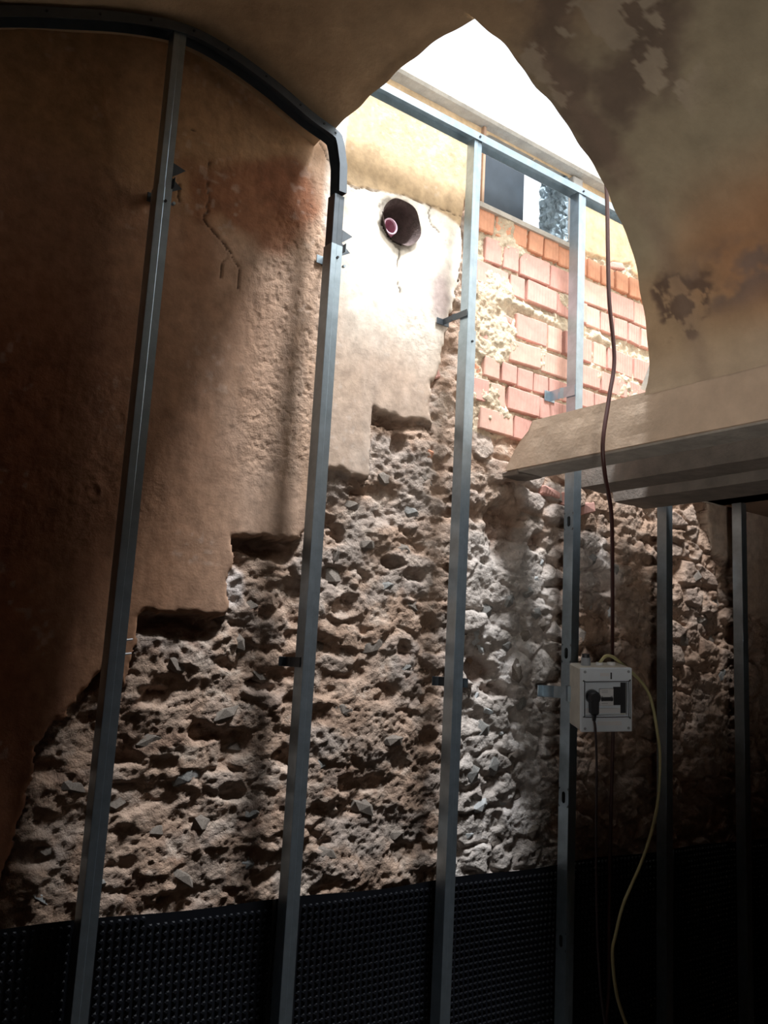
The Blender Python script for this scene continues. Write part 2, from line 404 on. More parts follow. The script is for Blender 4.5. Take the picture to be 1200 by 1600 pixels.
def wall_patch(x0, x1, z0, z1, step):
    X, Z = np.meshgrid(np.arange(x0, x1 + step / 2, step), np.arange(z0, z1 + step / 2, step))
    h, col = wall_field(X, Z)
    P = np.stack([X, YW - h, Z], -1)
    # snap grid lines to the opening and the cored hole
    cxm = (X[:-1, :-1] + X[1:, 1:]) / 2; czm = (Z[:-1, :-1] + Z[1:, 1:]) / 2
    keep = ~((cxm > WX0) & (cxm < WX1) & (czm > WZ0) & (czm < WZ1)) & (np.hypot(cxm - HX, czm - HZ) > HR)
    return P, col, keep


P, col, keep = wall_patch(0.20, 4.90, 0.70, 3.80, 0.0058)
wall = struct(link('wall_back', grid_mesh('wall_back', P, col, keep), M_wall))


def plain_wall(name, lo, hi, m, parent=None):
    o = box(name, lo, hi, m, parent)
    if parent is None: struct(o)
    return o


M_plain = mat('brown_wall_plaster', (0.34, 0.22, 0.15), 0.92, var=0.2, scale=3, bump=0.4, bscale=25)
# masonry around and behind the detailed face
for lo, hi in [((-1.45, 2.56, 0.0), (0.3, 2.9, 3.9)), ((0.3, 2.64, 0.0), (1.7, 2.9, 3.76)), ((1.7, 2.80, 0.0), (2.2, 2.9, 3.76)), ((2.2, 2.60, 0.0), (4.95, 2.9, WZ0 - 0.01)),
               ((1.7, 2.60, 3.30), (2.2, 2.80, 3.76)), ((1.7, 2.60, 0.0), (2.2, 2.80, 3.08)), ((WX1 + 0.03, 2.56, WZ0), (4.95, 2.69, 3.76)), ((4.85, 2.53, 0.0), (6.3, 2.9, 3.76))]:
    plain_wall('masonry', lo, hi, M_plain, wall)
# reveals of the small opening
plain_wall('sill', (WX0 - 0.02, 2.50, WZ0 - 0.02), (WX1 + 0.02, 2.9, WZ0 + 0.001), M_conc, wall)

# exposed brickwork, brick by brick
rows = [(3.402, 3.310, 'H', 2), (3.292, 3.187, 'S', 0), (3.176, 3.084, 'H', 0), (3.018, 2.913, 'S', 1), (2.893, 2.803, 'S', 0), (2.785, 2.703, 'H', 1), (2.686, 2.600, 'S', 0), (2.574, 2.488, 'S', 0)]
brick_meshes = {}


def brick_mesh(kind, wd, ht, mi, var):
    key = (kind, round(ht, 2), mi, var)
    if key not in brick_meshes:
        random.seed(hash((kind == 'H', round(ht, 2), mi, var)) % 9999)
        bm = bmesh.new(); box_bm(bm, (-wd / 2, -0.0, -ht / 2), (wd / 2, 0.085, ht / 2), bev=0.004, jit=0.0022)
        me = bpy.data.meshes.new('brick'); bm.to_mesh(me); bm.free(); me.materials.append(M_bricks[mi]); brick_meshes[key] = me
    return brick_meshes[key]


rb = random.Random(11)
for ri, (zt, zb, kind, mi) in enumerate(rows):
    x = 2.235 + (0.05 if ri % 2 else 0.0) + rb.uniform(0, 0.02)
    while x < 3.42:
        k = kind if rb.random() < 0.75 else ('H' if kind == 'S' else 'S')
        if ri == 0: k = 'H'
        wd = 0.084 if k == 'H' else 0.178
        gap = 0.011
        xc = x + wd / 2; zc = (zt + zb) / 2
        x += wd + gap
        if ri == 0 and 2.78 < xc < 2.84: continue
        if xc < 2.5 and 2.78 < zc < 3.02 and rb.random() < 0.35: continue
        if ri == 0 and 3.05 < xc < 3.13: continue
        o = link('brick', brick_mesh(k, wd, zt - zb, mi if ri == 0 else rb.choice([0, 0, 1]), rb.randint(0, 2)), None, wall)
        o.location = (xc, YW - 0.004 - rb.uniform(-0.004, 0.007), zc)
        o.rotation_euler = (0, rb.uniform(-0.012, 0.012), rb.uniform(-0.03, 0.03))
# broken brick ends and tile shards in the rubble
for (x, z, wd, ht, a) in [(2.03, 2.34, 0.08, 0.04, 0.3), (2.05, 2.66, 0.08, 0.05, -0.4), (2.30, 2.95, 0.16, 0.03, 0.35), (2.34, 2.87, 0.09, 0.06, 0.3), (2.30, 2.72, 0.10, 0.035, 0.2),
                          (2.37, 2.99, 0.18, 0.022, 0.2), (2.83, 2.28, 0.10, 0.05, 0.1), (2.95, 2.27, 0.09, 0.05, -0.2), (2.72, 2.30, 0.11, 0.04, 0.1), (3.10, 3.43, 0.10, 0.04, -0.25), (3.15, 2.80, 0.12, 0.035, 0.35)]:
    bm = bmesh.new(); box_bm(bm, (-wd / 2, 0, -ht / 2), (wd / 2, 0.08, ht / 2), bev=0.005, jit=0.006)
    o = from_bm('brick', bm, M_bricks[rb.choice([0, 2])], wall); o.location = (x, YW + 0.0 - rb.uniform(-0.012, 0.006), z); o.rotation_euler = (rb.uniform(-.1, .1), a, rb.uniform(-.1, .1))

# stones standing out of the rubble
rs = random.Random(5)


def rock_mesh(seed, m):
    r = random.Random(seed); bm = bmesh.new(); bmesh.ops.create_icosphere(bm, subdivisions=1, radius=1)
    for v in bm.verts:
        v.co *= r.uniform(0.72, 1.15)
    for _ in range(3):
        n = Vector((r.uniform(-1, 1), r.uniform(-1, 0.2), r.uniform(-1, 1))).normalized()
        for v in bm.verts:
            d = v.co.dot(n) - 0.62
            if d > 0: v.co -= n * d * 0.95
    me = bpy.data.meshes.new('stone'); bm.to_mesh(me); bm.free(); me.materials.append(m); return me


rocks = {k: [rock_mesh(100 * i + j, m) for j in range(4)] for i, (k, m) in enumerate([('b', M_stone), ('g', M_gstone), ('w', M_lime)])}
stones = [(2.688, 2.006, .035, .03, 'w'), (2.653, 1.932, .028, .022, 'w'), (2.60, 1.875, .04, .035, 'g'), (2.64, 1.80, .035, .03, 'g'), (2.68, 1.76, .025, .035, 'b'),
          (2.495, 1.84, .045, .04, 'g'), (2.392, 1.80, .05, .045, 'g'), (2.39, 1.64, .05, .04, 'w'), (2.34, 1.68, .035, .05, 'w'), (2.426, 1.40, .06, .022, 'w'), (2.36, 1.46, .03, .025, 'w'),
          (2.49, 1.33, .03, .025, 'w'), (2.38, 1.33, .07, .04, 'g'), (2.55, 1.56, .045, .06, 'b'), (2.49, 1.66, .05, .035, 'g'), (2.60, 1.70, .055, .035, 'b'), (2.60, 1.44, .05, .04, 'g'),
          (2.45, 1.20, .06, .04, 'g'), (2.33, 1.17, .05, .05, 'g'), (2.55, 1.25, .05, .03, 'b'), (2.38, 1.06, .06, .03, 'w'), (2.50, 1.07, .05, .025, 'w'), (2.33, 0.96, .05, .025, 'w'), (2.60, 1.10, .06, .05, 'b'),
          (2.65, 0.95, .05, .04, 'b'), (2.47, 0.93, .06, .03, 'b'), (2.22, 1.80, .03, .05, 'w'), (2.24, 1.98, .05, .05, 'b'), (2.24, 1.45, .03, .06, 'b'), (2.24, 1.15, .03, .05, 'b'),
          (1.962, 1.97, .055, .03, 'b'), (1.994, 2.115, .07, .04, 'g'), (1.80, 1.97, .05, .03, 'b'), (1.702, 1.85, .075, .05, 'b'), (1.90, 1.83, .06, .03, 'g'), (2.03, 1.78, .05, .04, 'b'), (1.735, 2.10, .05, .03, 'b'),
          (1.88, 2.22, .06, .035, 'b'), (2.05, 2.25, .05, .03, 'b'), (1.68, 1.92, .025, .05, 'b'), (1.86, 1.62, .07, .04, 'b'), (1.65, 1.60, .05, .035, 'b'), (2.0, 1.55, .05, .03, 'g'), (1.75, 1.40, .06, .035, 'b'),
          (1.95, 1.30, .06, .03, 'b'), (1.66, 1.22, .05, .03, 'g'), (1.85, 1.08, .06, .04, 'b'), (1.70, 0.95, .07, .03, 'b'), (2.0, 0.98, .05, .03, 'b'),
          (1.436, 1.50, .05, .03, 'b'), (1.33, 1.60, .04, .04, 'b'), (1.36, 1.72, .04, .035, 'b'), (1.29, 1.375, .07, .03, 'b'), (1.15, 1.52, .06, .035, 'b'), (1.073, 1.30, .06, .03, 'b'), (1.20, 1.20, .07, .04, 'g'),
          (1.35, 1.28, .05, .025, 'b'), (1.271, 1.06, .06, .035, 'b'), (1.42, 1.08, .05, .03, 'g'), (1.117, 1.05, .06, .03, 'b'), (1.42, 0.93, .06, .03, 'w'), (1.0, 1.13, .05, .03, 'b'), (0.86, 1.18, .05, .03, 'b'),
          (0.82, 1.02, .06, .03, 'b'), (0.95, 0.92, .06, .025, 'g'), (0.80, 0.90, .05, .02, 'w'), (1.20, 0.92, .07, .03, 'b'),
          (2.92, 2.12, .04, .04, 'b'), (3.00, 2.05, .035, .03, 'g'), (2.98, 1.85, .05, .035, 'g'), (3.10, 1.83, .045, .04, 'g'), (3.12, 2.02, .03, .04, 'g'), (2.88, 1.97, .04, .04, 'g'), (2.90, 1.72, .06, .05, 'b'), (3.05, 1.70, .06, .04, 'b'),
          (3.7, 2.05, .06, .04, 'b'), (3.78, 1.85, .05, .04, 'b'), (3.9, 1.75, .05, .05, 'b'), (3.65, 1.75, .05, .05, 'b'), (3.88, 1.95, .05, .03, 'b'), (3.95, 1.6, .05, .04, 'g')]
sx = np.array([[s[0] for s in stones]]); sz = np.array([[s[1] for s in stones]]); sh = wall_field(sx, sz)[0][0]
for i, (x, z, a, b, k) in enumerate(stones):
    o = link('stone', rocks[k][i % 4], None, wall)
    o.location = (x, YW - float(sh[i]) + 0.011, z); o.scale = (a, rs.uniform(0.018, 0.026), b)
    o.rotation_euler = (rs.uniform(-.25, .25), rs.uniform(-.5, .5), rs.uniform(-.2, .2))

# ---- dimpled membrane along the foot of the wall
mem = empty('dimpled_membrane', (2.6, 2.47, 0.0), 'black dimpled damp-proof membrane along the foot of the rough wall', 'membrane')


def mem_y(x, z): return 2.462 + 0.006 * math.sin(x * 3.1 + 0.5) + 0.005 * math.sin(x * 1.3 + z * 9) + 0.003 * math.sin(x * 7.7 + z * 5)


def mem_top(x): return 0.845 + 0.006 * math.sin(x * 2.3) + 0.004 * math.sin(x * 9.1)


vs = []; fs = []
for i in range(0, 301):
    x = -1.1 + i * 0.0235
    for j in range(0, 30):
        z = mem_top(x) * j / 29.0
        vs.append((x - 2.6, mem_y(x, z) - 2.47, z))
for i in range(300):
    for j in range(29):
        a = i * 30 + j; fs.append((a, a + 30, a + 31, a + 1))
sheet = link('sheet', mesh('sheet', vs, fs, True), M_black, mem)
V = []; F = []; p = 0.0225
n8 = [(math.cos(k * math.pi / 3), math.sin(k * math.pi / 3)) for k in range(6)]
for i in range(int(4.5 / p)):
    x = 0.3 + i * p
    for j in range(37):
        z = 0.835 - j * p
        if z > mem_top(x) - 0.012: continue
        y = mem_y(x, z); b = len(V)
        for cxx, czz in n8: V.append((x - 2.6 + cxx * 0.0085, y - 2.47 + 0.001, z + czz * 0.0085))
        for cxx, czz in n8: V.append((x - 2.6 + cxx * 0.0050, y - 2.47 - 0.0065, z + czz * 0.0050))
        for k in range(6): F.append((b + k, b + (k + 1) % 6, b + 6 + (k + 1) % 6, b + 6 + k))
        F.append(tuple(b + 6 + k for k in range(6)))
d = link('dimples', mesh('dimples', V, F, False), M_black, mem); d['kind'] = 'stuff'
fold = []
for x in (1.47, 2.17, 2.78, 3.42):
    f = tube('seam', [(x - 2.6, mem_y(x, 0.0) - 2.478, 0.0), (x - 2.6 + .003, mem_y(x, 0.4) - 2.478, 0.4), (x - 2.6, mem_y(x, .84) - 2.478, mem_top(x))], 0.006, M_black, mem, n=6, sub=4)

# ---- the vault, cut by the light shaft
track = [(-0.05, 2.94), (0.2, 3.11), (0.389, 3.223), (0.552, 3.302), (0.73, 3.38), (0.897, 3.430), (1.039, 3.428), (1.204, 3.393), (1.355, 3.344), (1.44, 3.325)]
prof_k = [(-1.3, 1.9), (-1.15, 2.3), (-0.8, 2.65), (-0.45, 2.87), (-0.05, 2.975)] + [(a, b + 0.034) for a, b in track[1:9]] + [(1.455, 3.345), (1.6, 3.278), (1.8, 3.18), (1.98, 3.065), (2.13, 2.945), (2.26, 2.80), (2.35, 2.66), (2.405, 2.54), (2.414, 2.50)]


def catmull(K, n):
    K = [np.array(k, float) for k in K]; K = [2 * K[0] - K[1]] + K + [2 * K[-1] - K[-2]]; out = []
    for i in range(1, len(K) - 2):
        for k in range(n):
            t = k / n; out.append(0.5 * (2 * K[i] + (K[i + 1] - K[i - 1]) * t + (2 * K[i - 1] - 5 * K[i] + 4 * K[i + 1] - K[i + 2]) * t * t + (-K[i - 1] + 3 * K[i] - 3 * K[i + 1] + K[i + 2]) * t ** 3))
    out.append(K[-2]); return np.array(out)


prof = catmull(prof_k, 12)
dseg = np.r_[0, np.cumsum(np.hypot(*np.diff(prof, axis=0).T))]
prof[:, 1] += 0.0
tg = np.gradient(prof, axis=0); tg /= np.linalg.norm(tg, axis=1)[:, None]
nrm = np.stack([tg[:, 1], -tg[:, 0]], 1)                      # toward the room


YK = catmull([(1.38, 1.715), (1.43, 1.70), (1.47, 1.690), (1.57, 1.674), (1.70, 1.674), (1.84, 1.673), (1.96, 1.679), (2.11, 1.698), (2.24, 1.728), (2.36, 1.783), (2.405, 1.822), (2.42, 1.86)], 8)


def yedge(x):
    w = 0.003 * math.sin(x * 31) + 0.002 * math.sin(x * 67 + 1)
    return float(np.interp(x, YK[:, 0], YK[:, 1])) + w


def vault_disp(s, y):
    return ss(dseg[-1] - 0.01, dseg[-1] - 0.35, s) * (0.010 * fbm(s * 2, y * 2, 301, 3) + 0.0025 * fbm(s * 13, y * 13, 311, 3))


def vault_col(P):
    x, y, z = P[..., 0], P[..., 1], P[..., 2]; s = x * 0.9 - z
    col = np.ones(x.shape + (3,)) * np.array([0.47, 0.34, 0.215])
    def mix(m, cc): nonlocal col; m = np.clip(m, 0, 1)[..., None]; col = col * (1 - m) + np.array(cc) * m
    n = fbm(s * 3, y * 3, 321, 4); n2 = fbm(s * 9, y * 9, 331, 4, 0.6)
    mix(ss(-0.1, 0.5, n) * 0.4, (0.40, 0.28, 0.17))
    r = ss(1.5, 1.75, x)
    mix(r * ss(2.75, 2.95, z + 0.1 * n) * 0.8, (0.37, 0.33, 0.235))          # olive grey
    mix(r * ss(0.55, 0.15, np.hypot((z - 2.78) * 2.0, (y - 1.25)) + 0.12 * n) * 0.75, (0.40, 0.20, 0.10))   # rust
    # damp stains along the upper edge of the cut
    d1 = np.minimum(poly_dist(x, y, [(1.50, 1.44), (1.64, 1.57), (1.80, 1.62), (1.93, 1.625)]), poly_dist(x, y, [(1.52, 1.28), (1.68, 1.24), (1.80, 1.36), (1.83, 1.52)]))
    st = ss(0.13, 0.03, d1 + 0.07 * n2 + 0.04 * n) * (x > 1.42)
    mix(st * 0.85, (0.17, 0.125, 0.10))
    fl = ss(0.22, 0.30, fbm(x * 11, y * 11, 351, 4, 0.6) + 0.25 * ss(0.10, 0.0, np.hypot(x - 1.68, y - 1.44)))
    mix(fl * ss(0.30, 0.2, np.hypot(x - 1.72, y - 1.45)) * 0.85, (0.44, 0.37, 0.28))
    d2 = np.hypot((z - 2.745) * 0.8, y - 1.605)
    mix(ss(0.11, 0.05, d2 + 0.10 * n2) * (x > 2) * ss(-0.15, 0.05, fbm(z * 18, y * 18, 361, 4, 0.6)) * 0.9, (0.15, 0.10, 0.075))
    band = ss(0.07, 0.0, np.abs(z - 2.76 + 0.05 * n) - 0.03) * ss(1.62, 1.48, y) * (x > 2)
    mix(band * ss(-0.3, 0.2, n2) * 0.8, (0.20, 0.15, 0.13))
    mix(r * ss(2.70, 2.5, z + 0.03 * n) * 0.85, (0.58, 0.465, 0.345))
    mix(ss(0.06, 0.0, np.abs(y - 1.60 - 0.02 * n)) * r * 0.35, (0.30, 0.22, 0.17))
    return col


def vault_grid(ilo, ihi, y0f, y1f, ny, xclamp=None):
    idx = np.arange(ilo, ihi + 1); P = np.zeros((ny, len(idx), 3))
    for c, i in enumerate(idx):
        x, z = prof[i]; ys = np.linspace(y0f(x), y1f(x), ny)
        dd = vault_disp(np.full(ny, dseg[i]), ys)
        P[:, c, 0] = x + nrm[i, 0] * dd; P[:, c, 1] = ys; P[:, c, 2] = z + nrm[i, 1] * dd
    return P


icut = int(np.argmin(np.abs(prof[:, 0] - 1.455)))
# densify the profile for smoothness
fine = []
P1 = vault_grid(0, len(prof) - 1, lambda x: 0.35, lambda x: yedge(x), 260)
P0 = vault_grid(0, len(prof) - 1, lambda x: -2.9, lambda x: 0.35, 40)


def refine(P, k):
    r, c = P.shape[:2]; t = np.arange(0, c - 1 + 1e-9, 1 / k); i = np.minimum(t.astype(int), c - 2); f = (t - i)[None, :, None]
    return P[:, i] * (1 - f) + P[:, i + 1] * f


vt = struct(link('ceiling', grid_mesh('ceiling', refine(P1, 2), vault_col(refine(P1, 2)), flip=True), M_vault))
link('vault_far_end', grid_mesh('vault_far_end', P0, vault_col(P0), flip=True), M_vault, vt)
P2 = vault_grid(0, icut, lambda x: yedge(x), lambda x: 2.56, 120)
# wobble the free edge over the last strip
for c in range(P2.shape[1]):
    t = ss(icut - 6, icut, np.array(float(c)))
    P2[:, c, 0] += t * np.interp(P2[:, c, 1], [1.69, 1.8, 1.95, 2.1, 2.3, 2.5], [0.015, -0.01, -0.018, -0.012, 0.0, 0.005]) + t * 0.003 * np.sin(P2[:, c, 1] * 40)
P2r = refine(P2, 2)
link('vault_bay', grid_mesh('vault_bay', P2r, vault_col(P2r), flip=True), M_vault, vt)
# thickness of the vault: faces of the cut, rising as the sides of the light shaft
M_shaft = mat('shaft_limewash', (0.66, 0.63, 0.57), 0.95, var=0.12, scale=6, bump=0.4, bscale=30)
TOP = 4.25


def rise(edge, name, dx=0.0, dy=0.0):
    v = []; f = []
    for (x, y, z) in edge:
        v += [(x, y, z), (x + dx * 0.15, y + dy * 0.15, z + 0.03), (x + dx, y + dy, TOP)]
    for i in range(len(edge) - 1):
        a = i * 3; f += [(a, a + 3, a + 4, a + 1), (a + 1, a + 4, a + 5, a + 2)]
    return link(name, mesh(name, v, f), M_shaft, vt)


rise([tuple(q) for q in P1[-1, icut:]], 'shaft_side', 0.03, -0.62)
rise([tuple(q) for q in P2[:, icut]], 'shaft_side', -0.02, 0)
link('shaft_side', mesh('shaft_side', [(2.45, 1.86, 2.53), (3.85, 1.86, 2.53), (3.85, 1.05, TOP), (2.45, 1.05, TOP)], [(0, 1, 2, 3)]), M_shaft, vt, 0.05)
link('shaft_side', mesh('shaft_side', [(1.44, 1.70, 3.36), (1.42, 1.05, 3.45), (1.42, 1.05, TOP), (1.42, 1.70, TOP)], [(0, 1, 2, 3)]), M_shaft, vt)
box('shaft_side', (3.72, 1.00, 2.42), (3.9, 2.56, TOP), M_shaft, vt)
# solid fill above the vault so that the shaft is the only opening
box('vault_fill', (-1.5, -3.0, 4.0), (1.40, 2.9, 4.25), M_conc, vt)
box('vault_fill', (1.35, -3.0, 4.0), (6.3, 1.03, 4.25), M_conc, vt)
box('vault_fill', (3.9, 1.0, 4.0), (6.3, 2.9, 4.25), M_conc, vt)
# other walls, floor, further room
struct(box('floor', (-1.5, -3.0, -0.1), (6.3, 2.9, 0.0), M_ground))
struct(box('wall_left', (-1.45, -3.0, 0.0), (-1.25, 2.56, 4.1), M_plain))
struct(box('wall_front', (-1.45, -3.1, 0.0), (6.3, -2.9, 4.1), M_plain))
struct(box('wall_right', (2.44, -2.9, 0.0), (3.28, 0.85, 4.0), M_plain))
struct(box('wall_far_right', (6.1, -3.0, 0.0), (6.3, 2.9, 4.1), M_plain))
fc = struct(box('ceiling_far_room', (3.72, -2.9, 2.42), (6.15, 2.50, 2.6), M_plain))
box('slab', (3.28, -2.9, 2.42), (3.74, 2.27, 2.6), M_plain, fc)

# ---- lintels over the passage: three beams side by side, daylight falls between them


def beam(name, x0, x1, z0, z1, y0, y1, m, label, nz=0.003, topf=None):
    """rough cast prism, four long faces gridded"""
    n = 90; ring = 20; V = []; F = []
    cs = []
    for k in range(ring):
        t = k / ring * 4; s = int(t); u = t - s
        cs.append([(x0 + (x1 - x0) * u, z0), (x1, z0 + (z1 - z0) * u), (x1 - (x1 - x0) * u, z1), (x0, z1 - (z1 - z0) * u)][s])
    for i in range(n):
        y = y0 + (y1 - y0) * i / (n - 1)
        for (a, b) in cs:
            q = np.array([a * 7 + b * 5.0]); e = float(fbm(q * 3, np.array([y * 6.0]), 401, 3)[0]) * nz
            yy = y
            if topf is not None: yy = min(y, y1 - topf * max(0.0, (b - z0) / (z1 - z0) - 0.12) + 0.008 * math.sin(a * 50 + b * 70))
            V.append((a + e, yy, b + e * 0.8))
        if i:
            for k in range(ring): F.append(((i - 1) * ring + k, i * ring + k, i * ring + (k + 1) % ring, (i - 1) * ring + (k + 1) % ring))
    F.append(tuple(range(ring))); F.append(tuple((n - 1) * ring + k for k in range(ring))[::-1])
    o = link(name, mesh(name, V, F, False), m)
    return tag(o, label, 'lintel', 'lintels over the passage')


M_beamface = mat('beam_plaster', (0.60, 0.465, 0.355), 0.92, var=0.14, scale=9, bump=0.3, bscale=35, spec=0.15, bdist=0.008)
b1 = beam('plastered_lintel', 2.416, 2.570, 2.334, 2.512, 0.86, 2.50, M_beamface, 'ochre plastered lintel at the foot of the vault, nearest of the three', topf=0.17)
b2 = beam('concrete_lintel', 2.80, 2.96, 2.325, 2.47, 0.8, 2.46, M_dconc, 'bare concrete lintel in the middle, behind the plastered one', topf=0.02)
b3 = beam('concrete_lintel', 3.02, 3.24, 2.300, 2.46, 0.8, 2.46, M_dconc, 'lowest and farthest concrete lintel with dark underside above the box', topf=0.02)
box('cover_slab', (2.574, 0.9, 2.472), (3.29, 2.24, 2.515), M_conc, b2)
# grey bearing stub and cement under the plastered lintel
cs_ = box('bearing_pad', (2.425, 2.44, 2.318), (2.56, 2.60, 2.333), M_dconc, b1, jit=0.004, bev=0.003)
u = box('underside', (2.428, 0.92, 2.326), (2.566, 2.46, 2.334), M_conc, b1)
# concrete capping and ledge over the opening at the head of the wall
cap = struct(box('trim_1', (1.3, 2.455, 3.752), (3.95, 2.56, 3.842), M_conc, bev=0.01, jit=0.006))

# ---- opening beside the window: board, rough jamb, frame
win = struct(box('window_1', (WX0, 2.70, WZ0), (2.672, 2.715, 3.92), M_shutter))
box('lower_board', (WX0, 2.62, WZ0), (2.60, 2.70, WZ0 + 0.05), M_shutter, win)
bmj = bmesh.new(); bmesh.ops.create_grid(bmj, x_segments=14, y_segments=30, size=0.5)
for v in bmj.verts:
    y_, z = v.co.x * 0.165, v.co.y * 0.44; v.co = Vector((WX1 + 0.012 + random.uniform(-0.012, 0.010), 2.605 + y_, WZ0 + 0.22 + z))
rj = from_bm('rough_jamb', bmj, M_rockblue, win, solid=0.03)
box('frame_post', (2.772, 2.492, WZ0), (2.835, 2.53, WZ1), M_wood, win, bev=0.004)
tube('hook', [(2.80, 2.490, 3.68), (2.802, 2.484, 3.60), (2.797, 2.482, 3.53), (2.787, 2.482, 3.515), (2.777, 2.485, 3.53)], 0.004, M_steel, win, n=6)
# reveal faces
box('reveal', (WX0 - 0.012, 2.50, WZ0), (WX0, 2.72, 3.75), M_plain, win)

# ---- cored hole and drain pipe
pipe = empty('drain_pipe', (HX, 2.6, HZ), 'short burgundy plastic pipe stub poking out of the round hole in the wall', 'pipe')
V = []; F = []; n = 40
for k in range(n):
    a = 2 * math.pi * k / n; r1 = HR + 0.012
    V += [(HX + math.cos(a) * r1, 2.505 + 0.004 * math.sin(5 * a), HZ + math.sin(a) * r1), (HX + math.cos(a) * (HR - 0.003), 2.53, HZ + math.sin(a) * (HR - 0.003)), (HX + math.cos(a) * HR * 0.94, 2.74, HZ + math.sin(a) * HR * 0.94)]
for k in range(n):
    a = k * 3; b = (k + 1) % n * 3; F += [(a, b, b + 1, a + 1), (a + 1, b + 1, b + 2, a + 2)]
F.append(tuple(k * 3 + 2 for k in range(n)))
link('hole_lining', mesh('hole_lining', V, F, True), M_hole, wall)


def ring_pipe(name, r0, r1, y0, y1, m, cx, cz, tx=0.0, tz=0.0):
    V = []; F = []; n = 28
    for k in range(n):
        a = 2 * math.pi * k / n; c, s = math.cos(a), math.sin(a)
        for r, y in ((r1, y1), (r1, y0), (r0, y0), (r0, y1)):
            V.append((cx - HX + c * r + tx * (y - y0), y - 2.6, cz - HZ + s * r + tz * (y - y0)))
    for k in range(n):
        a = k * 4; b = (k + 1) % n * 4
        for j in range(3): F.append((a + j, a + j + 1, b + j + 1, b + j))
    return link(name, mesh(name, V, F, True), m, pipe)


ring_pipe('pipe_body', 0.0265, 0.0315, 2.552, 2.745, M_pipe, HX - 0.022, HZ - 0.008, 0.1, -0.12)
ring_pipe('pipe_rim', 0.0262, 0.0320, 2.548, 2.556, M_pipe_rim, HX - 0.022, HZ - 0.008)
cyl('pipe_bottom', (-0.010, 0.12, -0.03), (0, 1, 0), 0.030, 0.02, M_pipe, pipe)

# ================================================================== STEEL FRAMING
SD = 0.048; SW = 0.044; Y0 = 2.376


def c_section(name, z0, z1, parent, w=SW, d=SD, ox=0.0, oy=0.0, slots=(), m=None, flip=False, lip=0.006):
    """C profile standing on end; the web is on the left, open side to the right"""
    V = []; F = []

    def quad(a, b, c_, d_): i = len(V); V.extend([a, b, c_, d_]); F.append((i, i + 1, i + 2, i + 3))
    xw, xo = (-w / 2, w / 2) if not flip else (w / 2, -w / 2)
    s = 1 if not flip else -1
    zs = [z0] + [t for q in slots for t in (q - 0.035, q + 0.035) if z0 + 0.04 < q < z1 - 0.04] + [z1]
    for i in range(len(zs) - 1):
        a, b = zs[i], zs[i + 1]
        if i % 2 == 0: quad((xw, 0, a), (xw, d, a), (xw, d, b), (xw, 0, b)); continue
        zc = (a + b) / 2; n = 16; base = len(V); hw, hh = 0.0085, 0.021
        for k in range(n):
            an = 2 * math.pi * (k + 0.5) / n; c, sn = math.cos(an), math.sin(an)
            q = max(abs(c), abs(sn)); V.append((xw, d / 2 + c / q * d / 2, zc + sn / q * 0.035))
        for k in range(n):
            an = 2 * math.pi * (k + 0.5) / n; c, sn = math.cos(an), math.sin(an)
            V.append((xw, d / 2 + hw * c, zc + (hh - hw) * (1 if sn > 0 else -1) + hw * sn))
        for k in range(n): F.append((base + k, base + (k + 1) % n, base + n + (k + 1) % n, base + n + k))
        for ya, yb, qy in ((0, 0.1, 0),): pass
    # front flange with a shallow rolled rib, back flange, lips
    xr = xw + s * w * 0.45
    quad((xw, 0, z0), (xw, 0, z1), (xr, 0, z1), (xr, 0, z0)); quad((xr, 0, z0), (xr, 0, z1), (xr + s * 0.002, 0.0015, z1), (xr + s * 0.002, 0.0015, z0))
    quad((xr + s * 0.002, 0.0015, z0), (xr + s * 0.002, 0.0015, z1), (xo, 0.0015, z1), (xo, 0.0015, z0))
    quad((xw, d, z0), (xo, d, z0), (xo, d, z1), (xw, d, z1))
    quad((xo, 0.0015, z0), (xo, 0.0015, z1), (xo, lip, z1), (xo, lip, z0)); quad((xo, d - lip, z0), (xo, d - lip, z1), (xo, d, z1), (xo, d, z0))
    me = mesh(name, V, F); o = link(name, me, m or M_steel, parent, 0.0013); o.location = (ox, oy, 0)
    return o


def stud(x, ztop, label, joint=None, slots=(), lean=0.0, top_m=None):
    t = empty('steel_stud', (x, Y0, 0), label, 'stud', 'upright steel studs')
    if joint:
        c_section('profile', 0.005, joint, t, slots=slots)
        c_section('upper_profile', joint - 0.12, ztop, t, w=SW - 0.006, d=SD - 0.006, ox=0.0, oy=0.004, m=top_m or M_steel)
        for k, dz in enumerate((-0.045,)):
            s = cyl('screw', (0.004, -0.002, joint + dz), (0, -1, 0), 0.0045, 0.004, M_dark, t, 8)
    else:
        c_section('profile', 0.005, ztop, t, slots=slots)
    t.rotation_euler = (0, lean, 0)
    return t


slots = [0.10 + 0.50 * k for k in range(8)]
stud(0.885, 3.420, 'leftmost steel stud, rising dark to the crown of the bent track', joint=2.905)
stud(1.492, 3.11, 'second steel stud from the left, meeting the lower end of the bent track', joint=2.93, top_m=M_dsteel)  # upper profile gets darker steel, painting in the shade on it
stud(2.104, 3.575, 'steel stud left of the bare bricks, rising to the level track in the shaft', joint=2.80)
stud(2.700, 3.575, 'slotted steel stud crossing behind the plastered lintel, left of the electrical box', slots=[0.08, 0.59, 1.10, 1.64, 2.16])
stud(3.300, 2.44, 'dark steel stud in the passage just right of the electrical box')
stud(3.880, 2.415, 'rightmost steel stud in the far room, bluish at its top')

